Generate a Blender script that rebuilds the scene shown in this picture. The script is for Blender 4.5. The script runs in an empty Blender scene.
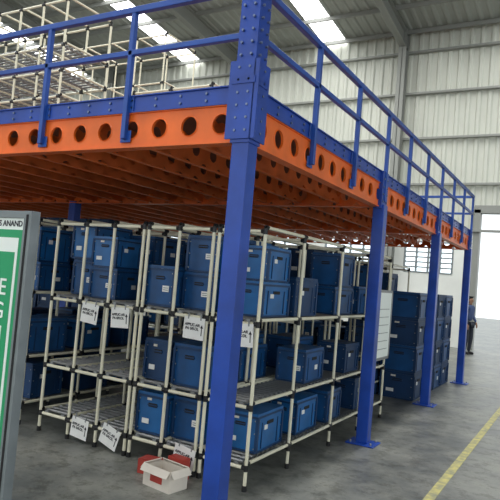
import bpy, math, random
from mathutils import Vector, Matrix
random.seed(11)
S=bpy.context.scene
try:
    S.view_settings.view_transform='Standard'; S.view_settings.look='None'
except Exception: pass

# ---------------------------------------------------------------- materials
def mat(name,col,rough=.5,metal=0,var=0.0,scale=6.0,bump=0.0,emit=0,dirt=None,spec=.5):
    m=bpy.data.materials.new(name); m.use_nodes=True
    nt=m.node_tree; b=nt.nodes['Principled BSDF']
    b.inputs['Base Color'].default_value=(*col,1); b.inputs['Roughness'].default_value=rough
    b.inputs['Metallic'].default_value=metal
    b.inputs['Specular IOR Level'].default_value=spec
    if emit:
        b.inputs['Emission Color'].default_value=(*col,1); b.inputs['Emission Strength'].default_value=emit
    if var or bump:
        tc=nt.nodes.new('ShaderNodeTexCoord'); no=nt.nodes.new('ShaderNodeTexNoise')
        no.inputs['Scale'].default_value=scale; no.inputs['Detail'].default_value=6
        nt.links.new(tc.outputs['Object'],no.inputs['Vector'])
        if var:
            r=nt.nodes.new('ShaderNodeValToRGB')
            r.color_ramp.elements[0].position=.3; r.color_ramp.elements[1].position=.7
            d=dirt or tuple(c*(1-var) for c in col); l=tuple(min(1,c*(1+var*.6)) for c in col)
            r.color_ramp.elements[0].color=(*d,1); r.color_ramp.elements[1].color=(*l,1)
            nt.links.new(no.outputs['Fac'],r.inputs['Fac']); nt.links.new(r.outputs['Color'],b.inputs['Base Color'])
        if bump:
            bp=nt.nodes.new('ShaderNodeBump'); bp.inputs['Strength'].default_value=bump; bp.inputs['Distance'].default_value=.01
            nt.links.new(no.outputs['Fac'],bp.inputs['Height']); nt.links.new(bp.outputs['Normal'],b.inputs['Normal'])
    return m
BLUE=mat('blue_paint',(.009,.058,.37),.34,0,.25,5)
BLUE2=mat('blue_paint_rail',(.014,.075,.36),.42,0,.2,5)
ORANGE=mat('orange_paint',(.85,.15,.014),.42,0,.2,4)
ORANGE_D=mat('orange_joist',(.80,.17,.035),.5,0,.25,4)
DECK=mat('deck_board',(.20,.07,.04),.7,0,.35,3)
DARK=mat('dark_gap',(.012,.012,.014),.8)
CREAM=mat('cream_pipe',(.80,.77,.60),.30,0,.08,9)
JOINT=mat('black_joint',(.02,.02,.022),.4,.3)
STEEL=mat('steel',(.30,.31,.32),.4,.7)
BOLT=mat('zinc_bolt',(.16,.20,.32),.4,.6)
GALV=mat('grey_aluminium',(.22,.25,.26),.45,.3,.15,7)
CR_B=mat('crate_blue',(.006,.075,.235),.42,0,.4,4)
CR_D=mat('crate_blue_dark',(.005,.04,.125),.5,0,.3,5)
CR_L=mat('crate_blue_light',(.012,.125,.36),.38,0,.3,4)
PAPER=mat('paper',(.85,.85,.83),.7,0,.08,8)
INK=mat('ink',(.02,.02,.03),.7)
RED=mat('carton_red',(.45,.05,.035),.6,0,.2,6)
CARD=mat('cardboard',(.74,.68,.60),.75,0,.12,6)
GREEN=mat('board_green',(.01,.33,.13),.4)
WHITE=mat('board_white',(.86,.92,.88),.4)
YEL=mat('yellow_paint',(.60,.54,.18),.6,0,.35,14,dirt=(.33,.33,.22))
WALLM=mat('cladding',(.60,.62,.55),.5,0,.12,.6)
ROOFM=mat('roof_sheet',(.36,.38,.35),.5,0,.12,.5)
GIRT=mat('galvanised_purlin',(.27,.28,.26),.5,.1)
PLAST=mat('plaster',(.80,.82,.78),.8,0,.12,1)
SKYL=mat('skylight_sheet',(1,1,1),.6,0,emit=5)
GLASS=mat('window_glow',(.85,.95,1),.4,0,emit=1.8)
SKIN=mat('skin',(.30,.16,.10),.6); SHIRT=mat('shirt',(.05,.08,.19),.8); TROU=mat('trousers',(.02,.025,.04),.8); HAIR=mat('hair',(.01,.01,.01),.7)

# floor material
FLOOR=bpy.data.materials.new('concrete_floor'); FLOOR.use_nodes=True
nt=FLOOR.node_tree; b=nt.nodes['Principled BSDF']
tc=nt.nodes.new('ShaderNodeTexCoord')
n1=nt.nodes.new('ShaderNodeTexNoise'); n1.inputs['Scale'].default_value=1.1; n1.inputs['Detail'].default_value=9; n1.inputs['Roughness'].default_value=.68
n2=nt.nodes.new('ShaderNodeTexNoise'); n2.inputs['Scale'].default_value=6; n2.inputs['Detail'].default_value=12; n2.inputs['Roughness'].default_value=.8
r1=nt.nodes.new('ShaderNodeValToRGB'); r1.color_ramp.elements[0].position=.40; r1.color_ramp.elements[1].position=.60
r1.color_ramp.elements[0].color=(.13,.14,.135,1); r1.color_ramp.elements[1].color=(.29,.295,.265,1)
r2=nt.nodes.new('ShaderNodeValToRGB'); r2.color_ramp.elements[0].position=.42; r2.color_ramp.elements[1].position=.50
r2.color_ramp.elements[0].color=(.62,.62,.60,1); r2.color_ramp.elements[1].color=(1,1,1,1)
mx=nt.nodes.new('ShaderNodeMixRGB'); mx.blend_type='MULTIPLY'; mx.inputs[0].default_value=1
for n in(n1,n2): nt.links.new(tc.outputs['Object'],n.inputs['Vector'])
nt.links.new(n1.outputs['Fac'],r1.inputs['Fac']); nt.links.new(n2.outputs['Fac'],r2.inputs['Fac'])
nt.links.new(r1.outputs['Color'],mx.inputs[1]); nt.links.new(r2.outputs['Color'],mx.inputs[2])
nt.links.new(mx.outputs[0],b.inputs['Base Color'])
rr=nt.nodes.new('ShaderNodeMapRange'); rr.inputs[3].default_value=.22; rr.inputs[4].default_value=.6
nt.links.new(n1.outputs['Fac'],rr.inputs[0]); nt.links.new(rr.outputs[0],b.inputs['Roughness'])

# ---------------------------------------------------------------- mesh builder
class MB:
    def __init__(s): s.v=[];s.f=[];s.m=[];s.mats=[]
    def mi(s,m):
        if m not in s.mats: s.mats.append(m)
        return s.mats.index(m)
    def face(s,pts,m):
        i=len(s.v); s.v+= [tuple(p) for p in pts]; s.f.append(tuple(range(i,i+len(pts)))); s.m.append(s.mi(m))
    def box(s,c,d,m,rot=None,bev=0,taper=1.0):
        x,y,z=[k/2 for k in d]; i=len(s.v); R=rot or Matrix.Identity(3); c=Vector(c)
        for sx,sy,sz in[(-1,-1,-1),(1,-1,-1),(1,1,-1),(-1,1,-1),(-1,-1,1),(1,-1,1),(1,1,1),(-1,1,1)]:
            k=taper if sz<0 else 1
            s.v.append(tuple(c+R@Vector((sx*x*k,sy*y*k,sz*z))))
        for f in[(0,3,2,1),(4,5,6,7),(0,1,5,4),(1,2,6,5),(2,3,7,6),(3,0,4,7)]:
            s.f.append(tuple(i+k for k in f)); s.m.append(s.mi(m))
    def b2(s,a,b_,m):
        s.box([(a[k]+b_[k])/2 for k in range(3)],[abs(a[k]-b_[k]) for k in range(3)],m)
    def cyl(s,p0,p1,r,m,seg=8,cap=True):
        p0=Vector(p0);p1=Vector(p1);d=(p1-p0).normalized()
        a=d.orthogonal().normalized(); c=d.cross(a); i=len(s.v)
        for p in(p0,p1):
            for k in range(seg):
                t=2*math.pi*k/seg; s.v.append(tuple(p+a*(r*math.cos(t))+c*(r*math.sin(t))))
        for k in range(seg):
            j=(k+1)%seg; s.f.append((i+k,i+j,i+seg+j,i+seg+k)); s.m.append(s.mi(m))
        if cap:
            s.f.append(tuple(i+k for k in range(seg))[::-1]); s.m.append(s.mi(m))
            s.f.append(tuple(i+seg+k for k in range(seg))); s.m.append(s.mi(m))
    def perf(s,o,u,L,h,n,cell,r,th,m,lip=0.0,seg=16):
        o=Vector(o);u=Vector(u);n=Vector(n);z=Vector((0,0,1)); N=max(1,round(L/cell)); c=L/N
        for q in range(N):
            ce=o+u*(c*(q+.5))+z*(h/2)
            ring=[];out=[]
            for k in range(seg):
                t=2*math.pi*k/seg; cx,sy=math.cos(t),math.sin(t); g=max(abs(cx),abs(sy))
                ring.append(u*(r*cx)+z*(r*sy)); out.append(u*(cx/g*c/2)+z*(sy/g*h/2))
            for k in range(seg):
                j=(k+1)%seg
                A=[ce+out[k],ce+out[j],ce+ring[j],ce+ring[k]]
                s.face(A,m); s.face([p-n*th for p in A][::-1],m)
                s.face([ce+ring[k]+n*lip,ce+ring[j]+n*lip,ce+ring[j]-n*th,ce+ring[k]-n*th],m)
                if lip:
                    s.face([ce+ring[k]*1.12,ce+ring[j]*1.12,ce+ring[j]+n*lip,ce+ring[k]+n*lip],m)
    def build(s,name,parent=None,smooth=False,bevel=0,loc=None):
        me=bpy.data.meshes.new(name); me.from_pydata(s.v,[],s.f)
        for m in s.mats: me.materials.append(m)
        me.polygons.foreach_set('material_index',s.m); 
        if smooth: me.polygons.foreach_set('use_smooth',[True]*len(s.f))
        me.update()
        o=bpy.data.objects.new(name,me); S.collection.objects.link(o)
        if loc: o.location=loc
        if parent: o.parent=parent
        if bevel:
            md=o.modifiers.new('bevel','BEVEL'); md.width=bevel; md.segments=2; md.limit_method='ANGLE'
        return o
def empty(name,loc=(0,0,0)):
    e=bpy.data.objects.new(name,None); S.collection.objects.link(e); e.location=loc; return e
def text(body,loc,size,rot,m,parent=None,name='lettering',align='CENTER'):
    c=bpy.data.curves.new(name,'FONT'); c.body=body; c.size=size; c.align_x=align; c.align_y='CENTER'; c.extrude=.0006; c.offset=.0008
    c.materials.append(m)
    o=bpy.data.objects.new(name,c); S.collection.objects.link(o); o.location=loc; o.rotation_euler=rot
    if parent: o.parent=parent
    return o

ZB,ZO,ZT,ZM,ZR=2.30,2.53,2.646,2.932,3.226
Y2,Y3,Y4=2.656,5.196,7.716
XL=-8.4
# ---------------------------------------------------------------- shell
XW0,XW1,YW,ZE=-24.,16.,14.8,9.5
mb=MB(); mb.box((-4,8,-.05),(60,70,.1),FLOOR); mb.build('floor')
def corr(mb,p0,u,L,w,zvec,m,n,pitch=.3,depth=.035):
    p0=Vector(p0);u=Vector(u);zv=Vector(zvec);n=Vector(n)
    N=max(1,round(L/pitch)); pitch=L/N; prof=[(0,0),(.15,1),(.40,1),(.55,0)]
    pts=[]
    for k in range(N):
        for a,d in prof: pts.append(p0+u*((k+a)*pitch)+n*(d*depth))
    pts.append(p0+u*(N*pitch))
    for a,b_ in zip(pts[:-1],pts[1:]): mb.face([a,b_,b_+zv,a+zv],m)
DX0,DX1,DZ=-.95,3.2,3.9
mb=MB()
zl=3.3
corr(mb,(XW0,YW,zl),(1,0,0),DX0-XW0,0,(0,0,ZE-zl),WALLM,(0,-1,0),depth=.05)
corr(mb,(DX0,YW,DZ),(1,0,0),XW1-DX0,0,(0,0,ZE-DZ),WALLM,(0,-1,0),depth=.05)
corr(mb,(DX1,YW,0),(1,0,0),XW1-DX1,0,(0,0,DZ),WALLM,(0,-1,0),depth=.05)
wins=[(-3.0,-1.6),(-5.6,-3.9),(-8.6,-6.6),(-12,-10),(-16,-14)]
z0,z1=2.1,3.0
mb.b2((XW0,YW-.05,0),(DX0,YW+.15,z0),PLAST); mb.b2((XW0,YW-.05,z1),(DX0,YW+.15,zl),PLAST)
xs=sorted([XW0]+[c for w in wins for c in w]+[DX0])
for i in range(0,len(xs),2): mb.b2((xs[i],YW-.05,z0),(xs[i+1],YW+.15,z1),PLAST)
mb.b2((DX0-.12,YW-.1,0),(DX0+.05,YW+.2,DZ+.1),GIRT); mb.b2((DX0-.12,YW-.1,DZ),(DX1,YW+.2,DZ+.22),GIRT)
mb.build('wall_back')
for i,(a,b_) in enumerate(wins):
    m2=MB(); m2.b2((a,YW+.04,z0),(b_,YW+.06,z1),GLASS)
    for t in(0,.25,.5,.75,1):
        x=a+(b_-a)*t; m2.b2((x-.025,YW-.06,z0),(x+.025,YW+.03,z1),GALV)
    for z in [z0+(z1-z0)*k/6 for k in range(7)]: m2.b2((a,YW-.07,z-.02),(b_,YW+.03,z+.02),GALV)
    m2.build('window_%d'%(i+1))
mb=MB(); corr(mb,(XW0,YW,0),(0,-1,0),34,0,(0,0,ZE),WALLM,(1,0,0))
mb.build('wall_left')
mb=MB()
for z in(3.35,4.7,6.1,7.5,8.8):
    mb.b2((XW0,YW-.2,z),(XW1,YW-.06,z+.06),GIRT)
    mb.b2((XW0+.04,YW,z),(XW0+.16,YW-30,z+.06),GIRT)
mb.build('trim_1')
SL=.10
cols=[-21.4,-15.4,-9.4,-3.4,2.6,8.6]
for x in cols:
    mb=MB()
    mb.b2((x-.12,YW-.5,0),(x+.12,YW-.48,ZE),GIRT); mb.b2((x-.12,YW-.22,0),(x+.12,YW-.20,ZE),GIRT); mb.b2((x-.01,YW-.5,0),(x+.01,YW-.2,ZE),GIRT)
    L=34
    def rz(y): return ZE+(YW-y)*SL
    for (za,zb_,hw) in((-.15,-.13,.1),(-.6,-.58,.1),(-.6,-.13,.01)):
        p=[(x-hw,YW-.2,rz(YW)+za),(x+hw,YW-.2,rz(YW)+za),(x+hw,YW-.2,rz(YW)+zb_),(x-hw,YW-.2,rz(YW)+zb_)]
        q=[(a,YW-L,c+(L)*SL) for a,_,c in p]
        i=len(mb.v); mb.v+=p+q
        for f in[(0,1,5,4),(1,2,6,5),(2,3,7,6),(3,0,4,7),(0,3,2,1),(4,5,6,7)]:
            mb.f.append(tuple(i+k for k in f)); mb.m.append(mb.mi(GIRT))
    mb.build('portal_frame')
mb=MB()
sky=[-17.4,-11.6,-5.8,.3]
edges=[XW0]
for s_ in sky: edges+= [s_-.4,s_+.4]
edges.append(XW1)
for i in range(len(edges)-1):
    a,b_=edges[i],edges[i+1]
    if i%2==0: corr(mb,(a,YW,ZE),(1,0,0),b_-a,0,(0,-34,34*SL),ROOFM,(0,0,-1),pitch=.3)
    else: mb.face([(a,YW,ZE+.01),(b_,YW,ZE+.01),(b_,YW-34,ZE+34*SL+.01),(a,YW-34,ZE+34*SL+.01)],SKYL)
for k in range(24):
    y=YW-.3-1.4*k
    mb.box(((XW0+XW1)/2,y,ZE+(YW-y)*SL-.1),(XW1-XW0,.06,.12),GIRT)
mb.build('ceiling')

# ---------------------------------------------------------------- mezzanine
mz=empty('mezzanine_platform')
mb=MB()
def column(mb,x,y,big=False):
    w=.057
    mb.b2((x-w,y-w,.012),(x+w,y+w,ZB+.02),BLUE)
    mb.b2((x-.14,y-.12,0),(x+.14,y+.12,.014),BLUE)
    for sx in(-.1,.1):
        for sy in(-.08,.08): mb.cyl((x+sx,y+sy,.01),(x+sx,y+sy,.035),.012,STEEL,6)
for x in(0,-4.2,-8.4):
    for y in(0,Y2,Y3,Y4): column(mb,x,y)
mb.build('columns',mz,bevel=.006)
mb=MB()
mb.b2((-.065,-.065,ZB-.02),(.065,.065,3.62),BLUE)
mb.b2((-.10,-.075,ZB-.0),(.10,-.065,ZT+.12),BLUE); mb.b2((.065,-.075,ZB),(.075,.10,ZT+.12),BLUE)
mb.b2((-.08,-.08,ZT-.02),(.08,.08,ZT+.02),BLUE)
for z in [ZB+.05+.075*k for k in range(17)]:
    if z>3.6: break
    for x in(-.035,.035): mb.cyl((x,-.066,z),(x,-.080,z),.008,BOLT,8)
    for y in(-.035,.035): mb.cyl((.066,y,z),(.080,y,z),.008,BOLT,8)
for y in(Y2,Y3,Y4):
    mb.b2((-.02,y-.09,ZB-.02),(.035,y+.09,ZT),BLUE)
    for z in(ZB+.05,ZB+.12,ZB+.19,ZO+.04):
        for d in(-.055,.055): mb.cyl((.03,y+d,z),(.045,y+d,z),.010,BOLT,6)
mb.build('cleats',mz)
mb=MB()
def ebeam(mb,o,u,L,n):
    o=Vector(o);u=Vector(u);n=Vector(n)
    mb.perf(o,u,L,ZO-ZB,n,.235,.060,.012,ORANGE,lip=.007,seg=24)
    def bx(z0,z1,d0,d1,m):
        a=o+u*0+n*d0; b_=o+u*L+n*d1; mb.b2((a.x,a.y,z0),(b_.x,b_.y,z1),m)
    bx(ZB-.006,ZB+.006,-.07,.012,ORANGE); bx(ZO-.006,ZO+.004,-.07,.012,ORANGE)
    bx(ZO,ZT,-.05,.006,BLUE); bx(ZT-.008,ZT,-.06,.02,BLUE); bx(ZO,ZO+.008,-.02,.02,BLUE)
    N=int(L/.2)
    for k in range(N):
        p=o+u*(.1+k*.2)+n*.006
        for z in(ZO+.035,ZT-.035):
            mb.cyl((p.x,p.y,z),(p.x+n.x*.01,p.y+n.y*.01,z),.009,BOLT,6)
ebeam(mb,(XL,0,ZB),(1,0,0),-XL-.06,(0,-1,0))
for a,b_ in((0.06,Y2),(Y2,Y3),(Y3,Y4)):
    ebeam(mb,(0,a,ZB),(0,1,0),b_-a,(1,0,0))
mb.build('edge_beams',mz)
mb=MB()
x=-.42
while x>XL:
    mb.perf((x,.08,ZB+.03),(0,1,0),Y4-.1,.22,(1,0,0),.24,.05,.004,ORANGE_D,seg=10)
    mb.b2((x-.04,.05,ZB+.025),(x+.003,Y4,ZB+.035),ORANGE_D)
    x-=.42
for y in(Y2,Y3,Y4):
    mb.perf((XL,y-.03,ZB),(1,0,0),-XL,ZO-ZB-.01,(0,-1,0),.24,.055,.004,ORANGE,seg=12)
    mb.b2((XL,y-.06,ZB-.005),(0,y+.02,ZB+.005),ORANGE)
mb.build('joists',mz)
mb=MB(); mb.b2((XL,-.0+.02,ZO+.01),(-.02,Y4,ZO+.04),DECK)
mb.build('deck',mz)
mb=MB()
t=.018
def post(x,y,nx,ny):
    cx,cy=x+nx*.03,y+ny*.03
    mb.b2((cx-t,cy-t,ZB+.05),(cx+t,cy+t,ZR+.01),BLUE2)
    mb.b2((x+nx*.008-abs(ny)*.045,y+ny*.008-abs(nx)*.045,ZB+.03),(x+nx*.016+abs(ny)*.045,y+ny*.016+abs(nx)*.045,ZB+.11),BLUE2)
    mb.b2((x+nx*.008-abs(ny)*.045,y+ny*.008-abs(nx)*.045,ZO+.0),(x+nx*.016+abs(ny)*.045,y+ny*.016+abs(nx)*.045,ZT),BLUE2)
for x in(-.93,-1.74,-2.55,-3.36,-4.2,-5,-5.8,-6.6,-7.4,-8.3): post(x,0,0,-1)
for y in(.9,1.78,Y2,3.5,4.35,Y3,6.03,6.87,Y4-.02): post(0,y,1,0)
for z,r in((ZR,.021),(ZM,.018)):
    mb.b2((XL,-.03-r,z-r),(-.05,-.03+r,z+r),BLUE2)
    mb.b2((.03-r,.05,z-r),(.03+r,Y4,z+r),BLUE2)
    mb.b2((XL,Y4-r,z-r),(0,Y4+r,z+r),BLUE2)
mb.build('railing',mz,bevel=.004)

# ---------------------------------------------------------------- pipe racks
def rack(name,xs,ys,z0,levels,top,roll=True):
    mb=MB(); r=.0135
    zl=[z0+l for l in levels]; H=z0+top
    for x in xs:
        for y in ys:
            mb.cyl((x,y,z0),(x,y,H),r,CREAM,10); mb.cyl((x,y,z0),(x,y,z0+.04),r*1.4,JOINT,10)
    for z in zl+[H-.02]:
        for y in ys:
            mb.cyl((xs[0],y,z),(xs[-1],y,z),r,CREAM,10)
        for x in xs:
            mb.cyl((x,ys[0],z+.03),(x,ys[-1],z+.03),r,CREAM,10)
            for y in ys:
                mb.cyl((x,y,z-.022),(x,y,z+.022),r*1.22,JOINT,10)
                for d in(-.032,.032):
                    if xs[0]<=x+d<=xs[-1]: mb.cyl((x,y,z),(x+d,y,z),r*1.2,JOINT,8)
                    if ys[0]<=y+d<=ys[-1]: mb.cyl((x,y,z+.03),(x,y+d,z+.03),r*1.2,JOINT,8)
    if roll:
        for z in zl:
            for a,b_ in zip(xs[:-1],xs[1:]):
                w=b_-a
                for q in(.22,.78):
                    X=a+w*q; mb.b2((X-.018,ys[0],z+.015),(X+.018,ys[-1],z+.03),STEEL)
                y=ys[0]+.03
                while y<ys[-1]:
                    mb.cyl((a+w*.12,y,z+.03),(b_-w*.12,y,z+.03),.012,STEEL,6); y+=.075
    return mb.build(name,smooth=False)
LV=[.16,.58,1.17]
YS=[.75,1.43,2.31,3.1,3.9]
rack('pipe_flow_rack',[-2.33,-1.98,-1.66,-1.34],YS,0,LV,1.86)
rack('pipe_flow_rack',[-1.29,-.98,-.66],YS,0,LV,1.86)
rack('pipe_flow_rack',[-.61,-.22],YS,0,LV,1.86)
rack('pipe_flow_rack',[-3.8,-3.4,-3.0,-2.6],YS,0,LV,1.86)
rack('pipe_flow_rack',[-2.3,-1.9,-1.5,-1.1,-.7],[4.7,5.6,6.6],0,LV,1.86)
rack('pipe_flow_rack',[-4.6,-4.2,-3.8,-3.4,-3.0,-2.6],[4.7,5.6,6.6],0,LV,1.86)
DZk=ZO+.04
rack('pipe_rack',[-5.9,-5.5,-5.1,-4.7,-4.3,-3.9,-3.5],[1.6,2.3],DZk,[.2,.5,.8,1.1,1.4],1.95,roll=True)
rack('pipe_rack',[-3.3,-2.7,-2.1],[2.6,3.4],DZk,[.2,.75],1.15,roll=False)
rack('pipe_rack',[-6.6,-6.0,-5.4,-4.8,-4.2],[4.2,5.0],DZk,[.2,.75,1.3,1.9],2.7,roll=False)

# ---------------------------------------------------------------- crates
def crate_mesh(name,w,d,h,body,labels=True):
    mb=MB()
    mb.box((0,0,h*.46),(w*.96,d*.96,h*.92),body,taper=.97)
    mb.box((0,0,h*.90),(w,d,h*.05),CR_D); 
    mb.box((0,0,h*.965),(w*.985,d*.985,h*.07),body)
    mb.box((0,0,h*.03),(w*.97,d*.97,h*.05),CR_D)
    for sx in(-1,1):
        for sy in(-1,1):
            mb.box((sx*w*.475,sy*d*.475,h*.46),(.022,.022,h*.86),CR_D)
            for z in(.12,.5,.82):
                mb.cyl((sx*w*.42,sy*d*.48,h*z),(sx*w*.42,sy*d*.492,h*z),.006,STEEL,6)
                mb.cyl((sx*w*.48,sy*d*.42,h*z),(sx*w*.492,sy*d*.42,h*z),.006,STEEL,6)
    for s in(-1,1):
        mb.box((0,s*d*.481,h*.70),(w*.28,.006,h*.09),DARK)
        mb.box((0,s*d*.484,h*.70),(w*.32,.012,.010),CR_D)
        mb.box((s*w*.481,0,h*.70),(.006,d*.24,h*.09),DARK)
        for q in(-.3,.3):
            mb.box((s*w*.482,q*d,h*.42),(.006,.010,h*.66),CR_D)
    if labels==1:
        mb.box((w*.22,-d*.483,h*.44),(w*.22,.004,h*.15),PAPER)
        mb.box((w*.483,d*.12,h*.42),(.004,d*.14,h*.14),PAPER)
        for k in range(2): mb.box((w*.22,-d*.486,h*(.41+.05*k)),(w*.16,.002,h*.012),INK)
    elif labels==2:
        mb.box((-w*.2,-d*.483,h*.30),(w*.22,.004,h*.12),PAPER)
        mb.box((-w*.12,-d*.483,h*.84),(w*.14,.004,h*.06),CARD)
        mb.box((w*.483,-d*.16,h*.6),(.004,d*.12,h*.12),PAPER)
    me=bpy.data.meshes.new(name); me.from_pydata(mb.v,[],mb.f)
    for m in mb.mats: me.materials.append(m)
    me.polygons.foreach_set('material_index',mb.m); me.update(); return me
CW,CD,CH=.30,.46,.325
CM=[crate_mesh('crate_a',CW,CD,CH,CR_B,1),crate_mesh('crate_b',CW,CD,CH,CR_L,2),crate_mesh('crate_c',CW,CD,CH,CR_B,0),crate_mesh('crate_d',CW,CD,CH,CR_D,2)]
def crate(x,y,z,k=0,rz=0,sc=(1,1,1)):
    o=bpy.data.objects.new('storage_crate',CM[k]); S.collection.objects.link(o)
    o.location=(x,y,z); o.rotation_euler=(0,0,rz); o.scale=sc; return o
zs=[l+.043 for l in LV]
def lane(x,lev,ys,stack=1):
    for i,y in enumerate(ys):
        n=stack if isinstance(stack,int) else stack[i]
        z=zs[lev]
        for s in range(n):
            hs=random.choice([.82,.9,1,1]) if (n>1) else random.choice([.9,1,1.08])
            if lev==0: hs=min(hs,1.0)
            ws=random.choice([.9,1,1]); ds=random.choice([.85,1,1])
            crate(x+random.uniform(-.006,.006),y+random.uniform(-.03,.03),z,random.choice([0,0,1,1,2,2,3]),random.uniform(-.05,.05),(ws,ds,hs))
            z+=CH*hs+.002
lane(-2.155,2,[1.15,1.65,2.6,3.1],[2,2,2,1]); lane(-1.82,2,[1.02,1.55,2.1,3.0],2); lane(-1.50,2,[1.6,2.1,2.8],[1,2,2])
lane(-1.135,2,[1.02,1.6,2.2],[1,1,2]); lane(-.82,2,[1.05,1.6,2.2,2.8],[2,2,1,2]); lane(-.415,2,[1.1,1.65,2.6,3.2],[2,1,2,1])
lane(-1.50,1,[2.2,3.0]); lane(-1.135,1,[1.02,2.1]); lane(-.82,1,[1.0,1.6,2.6]); lane(-.415,1,[2.0,2.9])
lane(-1.50,0,[1.5,2.7]); lane(-1.135,0,[1.0,1.55,2.4]); lane(-.82,0,[1.05,1.6,2.8]); lane(-.415,0,[1.15,1.9,2.45,3.3])
lane(-2.155,0,[2.6]); lane(-1.82,1,[2.9])
for x in(-3.6,-3.2,-2.8):
    for l in(0,1,2): lane(x,l,[1.05,1.65,2.3],2 if l==2 else 1)
for x in(-4.4,-4.0,-3.6,-3.2,-2.8,-2.1,-1.7,-1.3,-.9):
    for l in(0,1,2): lane(x,l,[5.0,5.9],2 if l==2 else 1)
for x in(-.42,-.95):
    for y in(5.55,6.13,6.75,7.33):
        for s in range(4):
            crate(x,y,s*.372,[0,3,2,3,2][(s+int(y*3))%5],0,(1.6,1.2,1.144))
for x in(-7.5,-7,-6.5,-6,-5.5,-5.0):
    for s in range(6): crate(x,4.2,s*.372,3,0,(1.5,1.2,1.144))

# ---------------------------------------------------------------- signs
def sign(x,z,tilt,w=.19,h=.165,y=.722,txt="APPLIC-AR\nPA 0/KOL"):
    e=empty('paper_sign',(x,y,z)); e.rotation_euler=(0,tilt,0)
    mb=MB(); mb.box((0,0,0),(w,.003,h),PAPER)
    mb.box((-w*.3,0,h*.55),(.012,.006,.05),STEEL); mb.box((w*.3,0,h*.55),(.012,.006,.05),STEEL)
    a=-.0025
    mb.box((w*.38,a,-h*.12),(.006,.002,h*.35),INK)
    mb.face([(w*.38-.014,a-.001,h*.05),(w*.38+.014,a-.001,h*.05),(w*.38,a-.001,h*.2)],INK)
    mb.build('sheet',e)
    text(txt,(-w*.08,-.003,h*.06),.029,(math.pi/2,0,0),INK,e)
for x,t_ in((-1.83,.08),(-1.49,-.06),(-.75,.03),(-.33,-.05)): sign(x,1.085,t_)
for x,t_ in((-1.82,.1),(-1.48,.3),(-.74,.15)): sign(x,.125,t_)
mb=MB(); mb.b2((-.19,3.25,.72),(-.17,3.88,1.47),WHITE)
for a,b_ in(((-.195,3.23,.70),(-.165,3.26,1.49)),((-.195,3.87,.70),(-.165,3.90,1.49)),((-.195,3.23,.70),(-.165,3.9,.73)),((-.195,3.23,1.46),(-.165,3.9,1.49))): mb.b2(a,b_,STEEL)
for k in range(6): mb.b2((-.17,3.32,.82+k*.09),(-.168,3.8,.826+k*.09),GALV)
mb.build('notice_board')

# ---------------------------------------------------------------- cartons
def carton(name,x,y,z,w,d,h,m,rz,open_=True):
    mb=MB(); t=.006
    mb.box((0,0,t/2),(w,d,t),m)
    for s in(-1,1):
        mb.box((s*w/2,0,h/2),(t,d,h),m); mb.box((0,s*d/2,h/2),(w,t,h),m)
        if open_:
            mb.box((s*(w/2+.02),0,h-.005),(.055,d,t),m,Matrix.Rotation(s*.9,3,'Y'))
            mb.box((0,s*(d/2+.02),h-.005),(w,.055,t),m,Matrix.Rotation(-s*.9,3,'X'))
        else: mb.box((0,s*d*.25,h),(w,d*.49,t),m)
    mb.box((0,-d/2-.004,h*.5),(w*.45,.002,h*.35),PAPER if m is RED else RED)
    o=mb.build(name,loc=(x,y,z)); o.rotation_euler=(0,0,rz)
carton('cardboard_carton',-.69,.45,0,.26,.17,.13,CARD,-.15)
carton('cardboard_carton',-.93,.60,0,.17,.12,.10,RED,.15,False)
carton('cardboard_carton',-.72,.64,.0,.14,.08,.15,RED,-.1,False)

# ---------------------------------------------------------------- information board (left)
e=empty('information_board',(.045,0,0))
mb=MB(); Y=-.76
for x in(-.90,-1.75):
    mb.b2((x-.03,Y-.03,0),(x+.03,Y+.03,1.76),GALV); mb.b2((x-.008,Y-.034,0.02),(x+.008,Y-.03,1.74),DARK)
    mb.b2((x-.1,Y-.2,0),(x+.1,Y+.2,.012),GALV)
mb.b2((-1.72,Y-.02,1.72),(-.93,Y+.02,1.76),GALV); mb.b2((-1.72,Y-.02,.25),(-.93,Y+.02,.29),GALV)
mb.build('frame',e,bevel=.003)
mb=MB()
mb.b2((-1.72,Y-.008,.29),(-.93,Y+.008,1.72),WHITE)
mb.b2((-1.70,Y-.012,.33),(-.94,Y-.008,1.655),GREEN)
mb.b2((-1.66,Y-.014,.40),(-.975,Y-.012,1.61),WHITE)
mb.b2((-1.63,Y-.016,.43),(-.995,Y-.014,1.53),GREEN)
mb.build('panel',e)
text('SUBHAS ANAND',(-.96,Y-.010,1.688),.045,(math.pi/2,0,0),INK,e,align='RIGHT')
text('ZONE\nPARKING\nRETURN',(-1.03,Y-.018,1.2),.13,(math.pi/2,0,0),WHITE,e,align='RIGHT')

mb=MB(); mb.b2((.84,-6,0),(.91,12,.003),YEL); mb.build('floor_marking_line')

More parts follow.
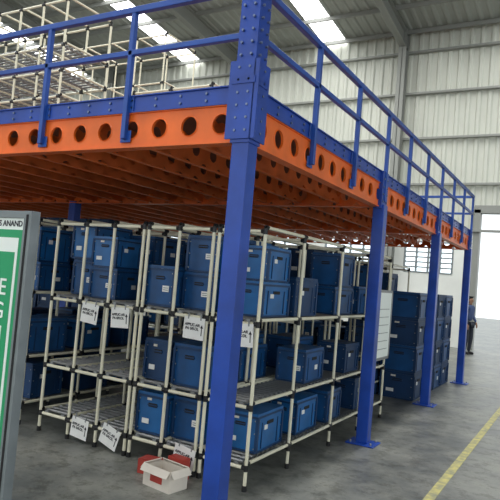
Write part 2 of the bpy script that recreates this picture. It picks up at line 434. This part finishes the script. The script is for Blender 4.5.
# ---------------------------------------------------------------- person
def person(name,loc,rz,s):
    e=empty(name,loc); e.rotation_euler=(0,0,rz); e.scale=(s,s,s)
    def skin(nm,V,E,R,m,root=0):
        me=bpy.data.meshes.new(nm); me.from_pydata(V,E,[]); me.materials.append(m)
        o=bpy.data.objects.new(nm,me); S.collection.objects.link(o); o.parent=e
        md=o.modifiers.new('s','SKIN'); 
        for i,r in enumerate(R): me.skin_vertices[0].data[i].radius=(r if isinstance(r,tuple) else (r,r))
        me.skin_vertices[0].data[root].use_root=True
        sb=o.modifiers.new('ss','SUBSURF'); sb.levels=2; sb.render_levels=2; md.use_smooth_shade=True
    V=[(0,0,.98),(0,0,1.2),(0,0,1.42),(0,0,1.50),(.18,0,1.42),(.21,.02,1.16),(.18,-.12,.98),(-.18,0,1.42),(-.21,.02,1.16),(-.21,-.06,.92)]
    skin('shirt',V,[(0,1),(1,2),(2,3),(2,4),(4,5),(5,6),(2,7),(7,8),(8,9)],[(.15,.1),(.14,.1),(.13,.1),.06,.065,.05,.036,.065,.05,.036],SHIRT)
    V=[(0,0,.95),(.1,0,.9),(.10,-.03,.5),(.10,.02,.08),(-.1,0,.9),(-.10,-.01,.5),(-.11,.05,.08)]
    skin('trousers',V,[(0,1),(1,2),(2,3),(0,4),(4,5),(5,6)],[(.14,.1),.095,.07,.05,.095,.07,.05],TROU)
    skin('head',[(0,0,1.47),(0,-.01,1.56),(0,-.015,1.63),(0,0,1.70)],[(0,1),(1,2),(2,3)],[.05,.06,.085,.07],SKIN)
    skin('nose',[(0,-.085,1.63),(0,-.105,1.60)],[(0,1)],[.012,.016],SKIN)
    for sx in(-1,1): skin('ear',[(sx*.082,0,1.63),(sx*.088,.005,1.60)],[(0,1)],[.016,.012],SKIN)
    skin('hair',[(0,.02,1.66),(0,.02,1.72),(0,.05,1.62)],[(0,1),(0,2)],[.088,.07,.06],HAIR)
    for sx,x,y,z in((1,.18,-.12,.98),(-1,-.21,-.06,.92)):
        V=[(x,y,z),(x,y-.02,z-.08)];E=[(0,1)];R=[.03,.035]
        for k in range(4):
            V+=[(x+(-.03+.02*k),y-.03,z-.13),(x+(-.03+.02*k),y-.03,z-.17-.01*(k in(1,2)))];n=len(V);E+=[(1,n-2),(n-2,n-1)];R+=[.010,.008]
        V+=[(x-.045*sx,y-.04,z-.09)];E+=[(1,len(V)-1)];R+=[.010]
        skin('hand',V,E,R,SKIN)
    for x,y in((.10,.02),(-.11,.05)):
        skin('shoe',[(x,y+.03,.05),(x,y-.08,.045),(x,y-.17,.035)],[(0,1),(1,2)],[.05,.045,.035],DARK)
person('standing_man',(-.78,13.2,0),1.2,.86)

# ---------------------------------------------------------------- light
w=bpy.data.worlds.new('World'); S.world=w; w.use_nodes=True
bg=w.node_tree.nodes['Background']; bg.inputs[0].default_value=(.93,.98,1,1); bg.inputs[1].default_value=1.5
for x in(-11.6,-5.8,.3):
    l=bpy.data.lights.new('skylight','AREA'); l.shape='RECTANGLE'; l.size=.8; l.size_y=20; l.energy=700; l.color=(1,1,.97)
    o=bpy.data.objects.new('skylight_lamp',l); S.collection.objects.link(o); o.location=(x,3,10.2)
    o.rotation_euler=(-math.atan(SL),0,0)

# ---------------------------------------------------------------- camera
yaw,pitch,roll=-.5236,.0472,.0848
fw=Vector((math.sin(yaw)*math.cos(pitch),math.cos(yaw)*math.cos(pitch),math.sin(pitch)))
r=Vector((math.cos(yaw),-math.sin(yaw),0)); u=r.cross(fw)
r2=r*math.cos(roll)+u*math.sin(roll); u2=-r*math.sin(roll)+u*math.cos(roll)
M=Matrix((r2,u2,-fw)).transposed().to_4x4(); M.translation=Vector((1.7828,-2.9214,1.5))
cd=bpy.data.cameras.new('camera'); cd.sensor_width=36; cd.lens=36*583.8/500; cd.clip_end=200
c=bpy.data.objects.new('camera',cd); S.collection.objects.link(c); c.matrix_world=M; S.camera=c
